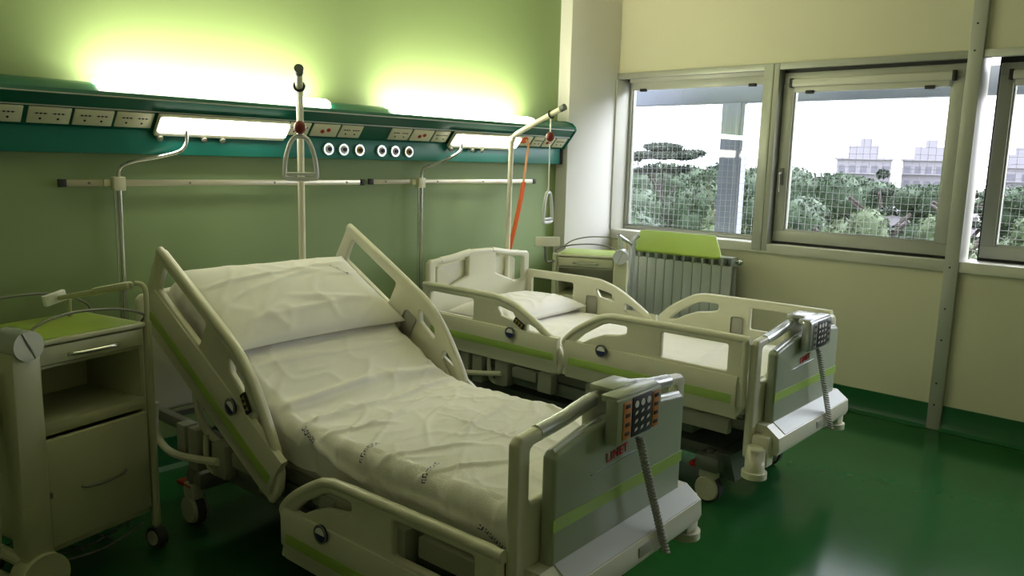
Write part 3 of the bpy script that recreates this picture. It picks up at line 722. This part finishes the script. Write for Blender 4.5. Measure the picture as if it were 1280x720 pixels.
# ------------------------------------------------------------------ bedside cabinets
def cabinet(loc, rz, mir, label, flap):
    root = empty('bedside_cabinet', loc, rz, label=label, cat='bedside cabinet', group='bedside cabinets with overbed tables')
    f = lambda x: (.43-x) if mir else x
    def bx(mb, x0, x1, *r, **k): a, b = f(x0), f(x1); return mb.box(min(a, b), max(a, b), *r, **k)
    def tb(mb, pts, r, **k): return mb.tube([(f(p[0]), p[1], p[2]) for p in pts], r, **k)
    def cy(mb, a, b, r, *q, **k): return mb.cyl((f(a[0]), a[1], a[2]), (f(b[0]), b[1], b[2]), r, *q, **k)
    W, D = .43, .37
    # carcass
    c = MB(); bx(c, 0, .014, .01, D, .16, .93, .003); bx(c, W-.014, W, .01, D, .16, .93, .003); bx(c, 0, W, D-.014, D, .16, .93, .003)
    bx(c, 0, W, .01, D, .16, .18, .003); bx(c, 0, W, .0, D, .605, .65, .006); bx(c, 0, W, .01, D, .85, .86)
    c.build('carcass', M['cab'], root)
    t = MB(); bx(t, -.02, W+.005, -.015, D+.02, .936, .955, .008); top = t.build('table_top', M['cab'], root)
    t = MB(); bx(t, .0, W-.02, .0, D, .954, .9585, .002); t.build('top_inlay', M['lime_top'], top)
    d = MB(); bx(d, .012, W-.01, -.012, .012, .866, .932, .006); dr = d.build('drawer', M['cab'], root)
    d = MB(); tb(d, [(.12, -.012, .893), (.14, -.03, .893), (.22, -.036, .893), (.29, -.03, .893), (.31, -.012, .893)], .007); d.build('drawer_handle', M['chrome'], dr)
    d = MB(); bx(d, .012, W-.01, -.014, .012, .19, .592, .005); do = d.build('door', M['cab'], root)
    d = MB(); tb(d, [(.13, -.015, .385), (.15, -.026, .378), (.22, -.03, .374), (.29, -.026, .378), (.315, -.015, .387)], .005); d.build('door_handle', M['mech'], do)
    d = MB(); bx(d, -.004, .02, -.022, -.012, .38, .40, .002); d.build('latch', M['mech'], do)
    # wide column with round cap
    q = MB(); bx(q, -.092, .008, -.03, .06, .12, .93, .012); col_ = q.build('column', M['cab'], root)
    q = MB(); cy(q, (-.04, -.045, .955), (-.04, .085, .955), .052, n=32); cp = q.build('column_cap', M['silver'], col_)
    q = MB(); tb(q, [(-.02, -.047, .91), (-.04, -.05, .955), (-.06, -.047, 1.0)], .003, smooth=False); q.build('cap_groove', M['grey_insert'], col_)
    q = MB(); cy(q, (-.04, -.05, .105), (-.04, .03, .105), .088, n=36); q.build('foot_hood', M['cab'], col_)
    # right tube, casters, basket
    q = MB(); tb(q, [(W+.018, .0, .10), (W+.018, .0, .955)], .017, smooth=False); q.build('side_tube', M['cab'], root)
    q = MB(); tb(q, [(W+.018, D, .10), (W+.018, D, .955)], .013, smooth=False); q.build('side_tube', M['cab'], root)
    for (x, y) in ((W+.018, 0.0), (W+.018, D), (.0, D), (-.04, .0)):
        k = MB(); cy(k, (x-.02, y, .045), (x+.02, y, .045), .0445, n=22); w_ = k.build('caster', M['tyre'], root)
        k = MB(); cy(k, (x-.026, y, .045), (x+.026, y, .045), .030, n=20); cy(k, (x, y, .06), (x, y, .11), .012); k.build('wheel_cover', M['grey_insert'], w_)
    k = MB()
    for i in range(5): tb(k, [(.02, .03+i*.07, .11), (.22, .02+i*.07, .085), (W-.02, .03+i*.07, .11)], .004)
    for i in range(4): tb(k, [(.05+i*.11, .03, .10), (.05+i*.11, .31, .10)], .003, smooth=False)
    k.build('shoe_basket', M['mech'], root)
    # gallery wires
    k = MB(); tb(k, [(-.02, -.01, .965), (.0, -.005, 1.002), (.06, .0, 1.025), (.18, .01, 1.035), (.34, .01, 1.019), (W+.005, .0, .985), (W+.01, .02, .955)], .005)
    tb(k, [(-.04, D-.01, .95), (-.03, D-.01, 1.03), (.08, D, 1.055), (.24, D, 1.055), (.36, D-.01, 1.03), (W, D-.02, .99), (W+.01, D-.03, .955)], .005); k.build('gallery_wire', M['mech'], root)
    # folding side arm with white pad
    return root, f
cab1, f1 = cabinet((.848, 3.02, 0), math.radians(14), False, 'bedside cabinet with lime top standing left of the raised bed', False)
cab2, f2 = cabinet((4.49, 3.655, 0), math.atan2(-.38, .20), True, 'bedside cabinet beyond the flat bed, in the corner by the pillar', True)
# pads / arms and overbed parts per cabinet
armv = (V(.30, .325, 1.035)-V(.43, .02, 1.105)); aT = Matrix.Translation((.43, .02, 1.105)) @ armv.to_track_quat('X', 'Z').to_matrix().to_4x4()
am = MB().box(.02, armv.length, -.012, .012, -.010, .010, .006, T=aT).box(.03, armv.length*.55, -.026, .026, -.014, .016, .010, T=aT)
am.tube([(.448, .0, .94), (.450, .0, 1.06), (.444, .01, 1.10), (.425, .03, 1.108)], .010).tube([(.325, .30, 1.03), (.33, .31, .957)], .008, smooth=False).build('side_arm', M['cab'], cab1)
MB().box(-.045, .045, -.012, .012, -.022, .022, .005, T=Matrix.Translation((.29, .34, 1.035)) @ Matrix.Rotation(math.radians(-12), 4, 'Y')).build('arm_pad', M['whitep'], cab1)
# overbed table folded down on the left of the first cabinet
MB().box(-.21, -.185, .03, .36, .55, .90, .01, T=Matrix.Rotation(0, 4, 'Z')).build('folded_table_top', M['cab'], cab1)
MB().tube([(-.16, .02, .90), (-.16, .02, .30), (-.19, .04, .14)], .016).tube([(-.20, .40, .30), (-.08, .02, .17)], .022).build('overbed_support', M['cab'], cab1)
MB().box(-.20, -.10, -.03, .40, .08, .13, .02).build('table_foot', M['cab'], cab1)
# second cabinet: cream pad on the left, tilted lime table towards the radiator
wl = cab2.matrix_world; bpy.context.view_layer.update(); inv = cab2.matrix_world.inverted()
MB().box(-.09, .09, -.012, .012, -.035, .035, .006, T=inv @ Matrix.Translation((4.33, 3.62, 1.055)) @ Matrix.Rotation(math.radians(-38), 4, 'Z')).build('arm_pad', M['cream'], cab2)
MB().tube([inv @ V(4.33, 3.64, 1.03), inv @ V(4.36, 3.66, .98), inv @ V(4.40, 3.68, .90), inv @ V(4.47, 3.67, .90)], .010).build('side_arm', M['mech'], cab2)
P_ = [V(4.93, 3.27, .985), V(4.93, 2.555, .99), V(5.10, 2.70, 1.125), V(5.10, 3.34, 1.125)]
ux = (P_[1]-P_[0]).normalized(); nn_ = ux.cross((P_[3]-P_[0])).normalized(); vy = nn_.cross(ux)
TT = Matrix.Identity(4)
for i in range(3): TT[i][0] = ux[i]; TT[i][1] = vy[i]; TT[i][2] = nn_[i]; TT[i][3] = P_[0][i]
poly = [((p_-P_[0]).dot(ux), (p_-P_[0]).dot(vy)) for p_ in P_]
MB().plate([(poly, .035)], .022, .006, inv @ TT).build('overbed_table_top', M['lime_top'], cab2)
MB().tube([inv @ V(4.95, 3.30, .15), inv @ V(4.95, 3.30, 1.06), inv @ V(4.97, 3.27, 1.10)], .02, smooth=False).tube([inv @ V(4.80, 3.33, 1.10), inv @ V(4.86, 3.32, .90), inv @ V(4.80, 3.30, .72), inv @ V(4.77, 3.28, .62)], .013).box(-.03, .03, -.03, .03, -.03, .03, .01, T=inv @ Matrix.Translation((4.80, 3.30, .72))).tube([inv @ V(4.95, 3.30, 1.02), inv @ V(4.80, 3.33, 1.10)], .012, smooth=False).build('overbed_support', M['silver'], cab2)
MB().box(-.30, .05, -.03, .03, .02, .08, .015, T=inv @ Matrix.Translation((4.97, 3.30, 0)) @ Matrix.Rotation(math.radians(0), 4, 'Z')).build('table_foot', M['cab'], cab2)

# ------------------------------------------------------------------ radiator
rad = empty('radiator', (5.33, 3.08, .14), label='white sectional radiator below the window behind the lime table top', cat='radiator')
T = Matrix.Translation((-5.33, -3.08, -.14))
for i in range(11):
    y = 2.69+i*.08
    q = MB().box(5.262, 5.276, y-.0385, y+.0385, .17, .90, .006, T=T).box(5.275, 5.355, y-.012, y+.012, .17, .90, .004, T=T).box(5.345, 5.36, y-.036, y+.036, .17, .93, .004, T=T)
    q.box(5.262, 5.355, y+.031, y+.0385, .90, .955, .003, T=T).box(5.262, 5.355, y-.0385, y-.031, .90, .955, .003, T=T).box(5.262, 5.36, y-.0385, y+.0385, .953, .965, .004, T=T)
    q.box(5.335, 5.35, y-.03, y+.03, .90, .955, T=T)
    q.build('radiator_section', M['radiator'], rad)
MB().tube([(5.33, 2.60, .93), (5.33, 2.655, .93)], .012, T=T, smooth=False).sph((5.33, 2.62, .93), .022, T=T).tube([(5.33, 2.66, .20), (5.33, 2.60, .20), (5.33, 2.59, .14), (5.33, 2.59, .0)], .011, T=T).build('valve', M['chrome'], rad)
for y in (2.73, 3.45): MB().box(5.355, 5.4185, y-.02, y+.02, .80, .86, T=T).build('bracket', M['mech'], rad)

# ------------------------------------------------------------------ outside
ex = MB().box(6.04, 6.16, -6, 9, 2.135, 2.32, .004)
struct(ex, 'trim_9', 'steel_out')
MB_ = MB().box(6.04, 6.20, 3.06, 3.225, -9, 2.135, .004).box(6.05, 6.065, 3.03, 3.06, -9, 2.135)
tag(MB_.build('steel_column', M['steel_out']), 'blue grey steel column outside the leftmost window', 'column')
net = MB(); y = -.6
random.seed(3)
while y < 5.2:
    net.box(5.958, 5.9605, y-.0012, y+.0012, .55, 2.13, T=None); y += .048
z = .58
while z < 1.80:
    a = [(5.9615, yy*.29-.6, z+.006*math.sin(yy*1.3+z*9)) for yy in range(21)]
    net.tube(a, .0013, n=4, smooth=False); z += .048
tag(net.build('safety_net', M['net']), 'white square-mesh safety net stretched outside the windows', 'net', kind='stuff')
struct(MB().box(5.64, 6.25, -6, 9, .45, .56), 'trim_10', 'steel_out')

GZ = -10.0
struct(MB().box(6.6, 900, -400, 700, GZ-1, GZ), 'ground', 'ground')
def rs(rnd):
    while True:
        p = V(rnd.uniform(-1, 1), rnd.uniform(-1, 1), rnd.uniform(-1, 1))
        if .05 < p.length < 1: return p
def foliage_mesh(name, blobs, n, size, seed, m):
    rnd = random.Random(seed); vs = []; fs = []
    tot = sum(b[3]*b[4] for b in blobs)
    for (cx, cy, cz, rx, rz_) in blobs:
        k = int(n*rx*rz_/tot)
        for _ in range(k):
            d = rs(rnd).normalized()*rnd.uniform(.72, 1.02)
            d *= 1+.22*noise.noise(d*2.5+V(cx, cy, cz))
            c = V(cx+d.x*rx, cy+d.y*rx, cz+d.z*rz_); s = size*rnd.uniform(.6, 1.3)
            a, b = rs(rnd).normalized(), rs(rnd).normalized(); b = a.cross(b)
            i = len(vs); vs += [c+a*s, c-a*s*.5+b*s*.6, c-a*s*.6-b*s*.6]; fs.append((i, i+1, i+2))
    me = bpy.data.meshes.new(name); me.from_pydata(vs, [], fs); me.materials.append(M[m]); return me
def core_bm(blobs, seed):
    bm = bmesh.new()
    for (cx, cy, cz, rx, rz_) in blobs:
        r = bmesh.ops.create_icosphere(bm, subdivisions=3, radius=1)['verts']
        for v in r:
            d = v.co.normalized(); k = .86*(1+.2*noise.noise(d*2.5+V(cx, cy, cz)))
            v.co = V(cx+d.x*rx*k, cy+d.y*rx*k, cz+d.z*rz_*k)
    return bm
def tree_proto(kind, seed):
    rnd = random.Random(seed); H = 10.0
    if kind == 'umbrella':
        bl = [(0, 0, 9.45, 2.0, .16), (1.3, -.4, 9.35, 1.5, .14), (-1.4, .5, 9.3, 1.5, .14)]
        for i in range(8): a = i*.8; bl.append((math.cos(a)*2.9, math.sin(a)*2.9, 9.0+rnd.uniform(-.16, .2), 1.25, .15))
        for i in range(6): a = i*1.05+.4; bl.append((math.cos(a)*2.0, math.sin(a)*2.0, 8.35+rnd.uniform(-.1, .1), .8, .12))
        n, sz, m = 9000, .13, 'leaf_dark'
    elif kind == 'conifer':
        bl = []
        for i in range(9):
            z = 2.4+i*.86; r = 2.3*(1-(i/8.4))+.12
            for j in range(4): a = i*1.1+j*1.57; bl.append((math.cos(a)*r*.6, math.sin(a)*r*.6, z, r*.5+.05, .16))
        n, sz, m = 9000, .15, 'leaf_dark'
    else:
        bl = []
        for i in range(16):
            a = rnd.uniform(0, 6.28); r = rnd.uniform(0, 2.6); z = rnd.uniform(4.0, 8.8)
            bl.append((math.cos(a)*r*(1.15-.06*z), math.sin(a)*r*(1.15-.06*z), z, rnd.uniform(1.1, 1.9), rnd.uniform(.9, 1.5)))
        n, sz, m = 12000, .17, {'round': 'leaf', 'pale': 'leaf_pale'}[kind]
    fm = foliage_mesh('crown', bl, n, sz, seed, m)
    bm = core_bm(bl, seed); cm = bpy.data.meshes.new('inner_crown'); bm.to_mesh(cm); bm.free(); cm.materials.append(M[m])
    for p_ in cm.polygons: p_.use_smooth = True
    mb = MB().tube([(0, 0, 0), (.1, .05, 3), (-.05, .1, 6), (0, 0, 8.6)], [.30, .24, .18, .1], n=8)
    for i in range(6): a = i*1.05; mb.tube([(0, 0, 5+.4*i), (math.cos(a)*.8, math.sin(a)*.8, 6.4+.3*i), (math.cos(a)*1.7, math.sin(a)*1.7, 7.2+.25*i)], .09, n=6)
    tk = mb.build('trunk', M['bark']); tm = tk.data; bpy.data.objects.remove(tk)
    return fm, cm, tm
protos = {k: tree_proto(k, 11+i) for i, k in enumerate(('umbrella', 'conifer', 'round', 'pale'))}
NAMES = {'umbrella': 'umbrella_pine', 'conifer': 'cedar_tree', 'round': 'leafy_tree', 'pale': 'leafy_tree'}
def tree(kind, az, dist, top, wid, label):
    # az in degrees from the headwall normal; top: height above our floor
    a = math.radians(az); x, y = math.sin(a)*dist, math.cos(a)*dist; H = {'umbrella': 9.75, 'conifer': 10.0, 'round': 9.6, 'pale': 9.6}[kind]
    sz = (top-GZ)/H; root = empty(NAMES[kind], (x, y, GZ), random.uniform(0, 6), label=label, cat='tree', group='trees outside the windows')
    k_ = {'umbrella': 8.6, 'conifer': 4.6, 'round': 7.6, 'pale': 7.6}[kind]
    root.scale = (wid/k_, wid/k_, sz)
    fm, cm, tm = protos[kind]
    for nm, me in (('crown', fm), ('trunk', tm)):
        o = bpy.data.objects.new(nm, me); C.objects.link(o); o.parent = root
    o = bpy.data.objects.new('inner_crown', cm); C.objects.link(o); o.parent = root
    return root
H0 = 1.62
random.seed(5)
tree('umbrella', 58.1, 52, H0+.030*52, 5.6, 'flat topped umbrella pine rising highest in the leftmost window')
pos = [  # kind, az, dist, tan(elevation of top), width, label
 ('round', 55.0, 62, .008, 7.5, 'leafy tree at far left edge of leftmost window, behind the pine'),
 ('round', 62.6, 63, .010, 7, 'leafy tree seen through leftmost window just right of steel column'),
 ('round', 69.0, 62, .000, 7.5, 'leafy tree in upper left of middle window'),
 ('conifer', 72.4, 50, .014, 5, 'spiky tiered cedar rising in the middle window'),
 ('conifer', 77.3, 62, .008, 6.5, 'cedar beside the aluminium post at right of middle window'),
 ('round', 84.5, 62, -.006, 8, 'leafy tree at right edge of the rightmost window'),
 ('round', 58.8, 74, .006, 9, 'leafy tree behind the umbrella pine'),
 ('round', 65.8, 74, .006, 9, 'leafy tree behind the mullion between first and second windows'),
 ('round', 71.0, 84, -.004, 9, 'distant leafy tree just left of the spiky cedar'),
 ('round', 75.2, 74, -.010, 7.5, 'leafy tree right of the spiky cedar in middle window'),
 ('round', 80.6, 74, -.006, 9, 'leafy tree at left of the rightmost window'),
 ('round', 54.6, 41, -.016, 6.5, 'dark leafy tree low at left edge of leftmost window'),
 ('round', 61.2, 43, -.012, 5.6, 'dark leafy tree right below the umbrella pine beside steel column'),
 ('round', 66.6, 50, -.022, 6.5, 'dark leafy tree at left edge of middle window'),
 ('pale', 70.2, 40, -.038, 6, 'pale green tree low in centre of middle window'),
 ('pale', 77.0, 44, -.044, 5.5, 'pale green tree low right of centre in middle window'),
 ('pale', 82.0, 50, -.036, 8, 'pale green tree low in the rightmost window'),
 ('round', 55.8, 31, -.044, 4.8, 'nearest leafy tree low beneath the umbrella pine'),
 ('pale', 62.4, 35, -.046, 4.6, 'pale tree low behind and right of the steel column'),
 ('round', 50.5, 58, .006, 7.5, 'leafy tree standing out of sight just behind the pillar edge'),
 ('round', 45.5, 64, .010, 8, 'leafy tree out of sight farthest to the left behind the pillar'),
 ('pale', 66.4, 27, -.070, 3.8, 'pale bushy tree at bottom left of middle window'),
 ('pale', 74.3, 30, -.074, 4.2, 'pale bushy tree at bottom centre of middle window'),
]
for k, az, di, te, wd, lb in pos: tree(k, az, di, H0+te*di, wd, lb)
def building(az, dist, wid, top, z0, label, rows, cols, depth=14, name='apartment_building', taper=True):
    a = math.radians(az); x, y = math.sin(a)*dist, math.cos(a)*dist
    r = empty(name, (x, y, GZ), -a, label=label, cat='building'); h = top-GZ
    mb = MB().box(-wid/2, wid/2, 0, depth, 0, h)
    if taper: mb.box(-wid*.3, wid*.25, 2, depth, h, h+3.0).box(-wid*.1, wid*.12, 3, depth-2, h+3, h+4.6)
    mb.build('walls', M['bld'], r)
    mb = MB().box(-wid/2-.5, wid/2+.5, -.6, depth+.5, h, h+.35); mb.build('roof_edge', M['bld2'], r)
    for i in range(rows):
        for j in range(cols):
            w_ = wid/cols*.3; cx_ = -wid/2+(j+.5)*wid/cols; cz_ = h-2.0-i*3.2
            if cz_ > 1: MB().box(cx_-w_, cx_+w_, -.08, .05, cz_-.9, cz_+.7).build('window', M['bwin'], r)
        MB().box(-wid/2-.3, wid/2+.3, -1.1, 0, h-3.1-i*3.2, h-2.9-i*3.2).build('balcony', M['bld2'], r)
building(71.2, 190, 11, H0+.012*190, 0, 'hazy pale apartment block behind the spiky cedar', 5, 5)
building(75.0, 200, 10.5, H0+.012*200, 0, 'hazy pale apartment block right of centre in middle window', 5, 5)
building(79.9, 210, 12, H0+.006*210, 0, 'hazy pale apartment block in the rightmost window', 5, 4)
building(75.4, 98, 9, H0-.048*98, 0, 'low flat roofed pale building at bottom right of middle window', 1, 4, depth=9, name='low_building', taper=False)
building(82.6, 100, 12, H0-.055*100, 0, 'low flat roofed pale building at bottom of the rightmost window', 1, 4, depth=9, name='low_building', taper=False)
building(69.2, 104, 5, H0-.050*100, 0, 'small white roofed shed among trees in middle window', 1, 2, depth=5, name='shed', taper=False)
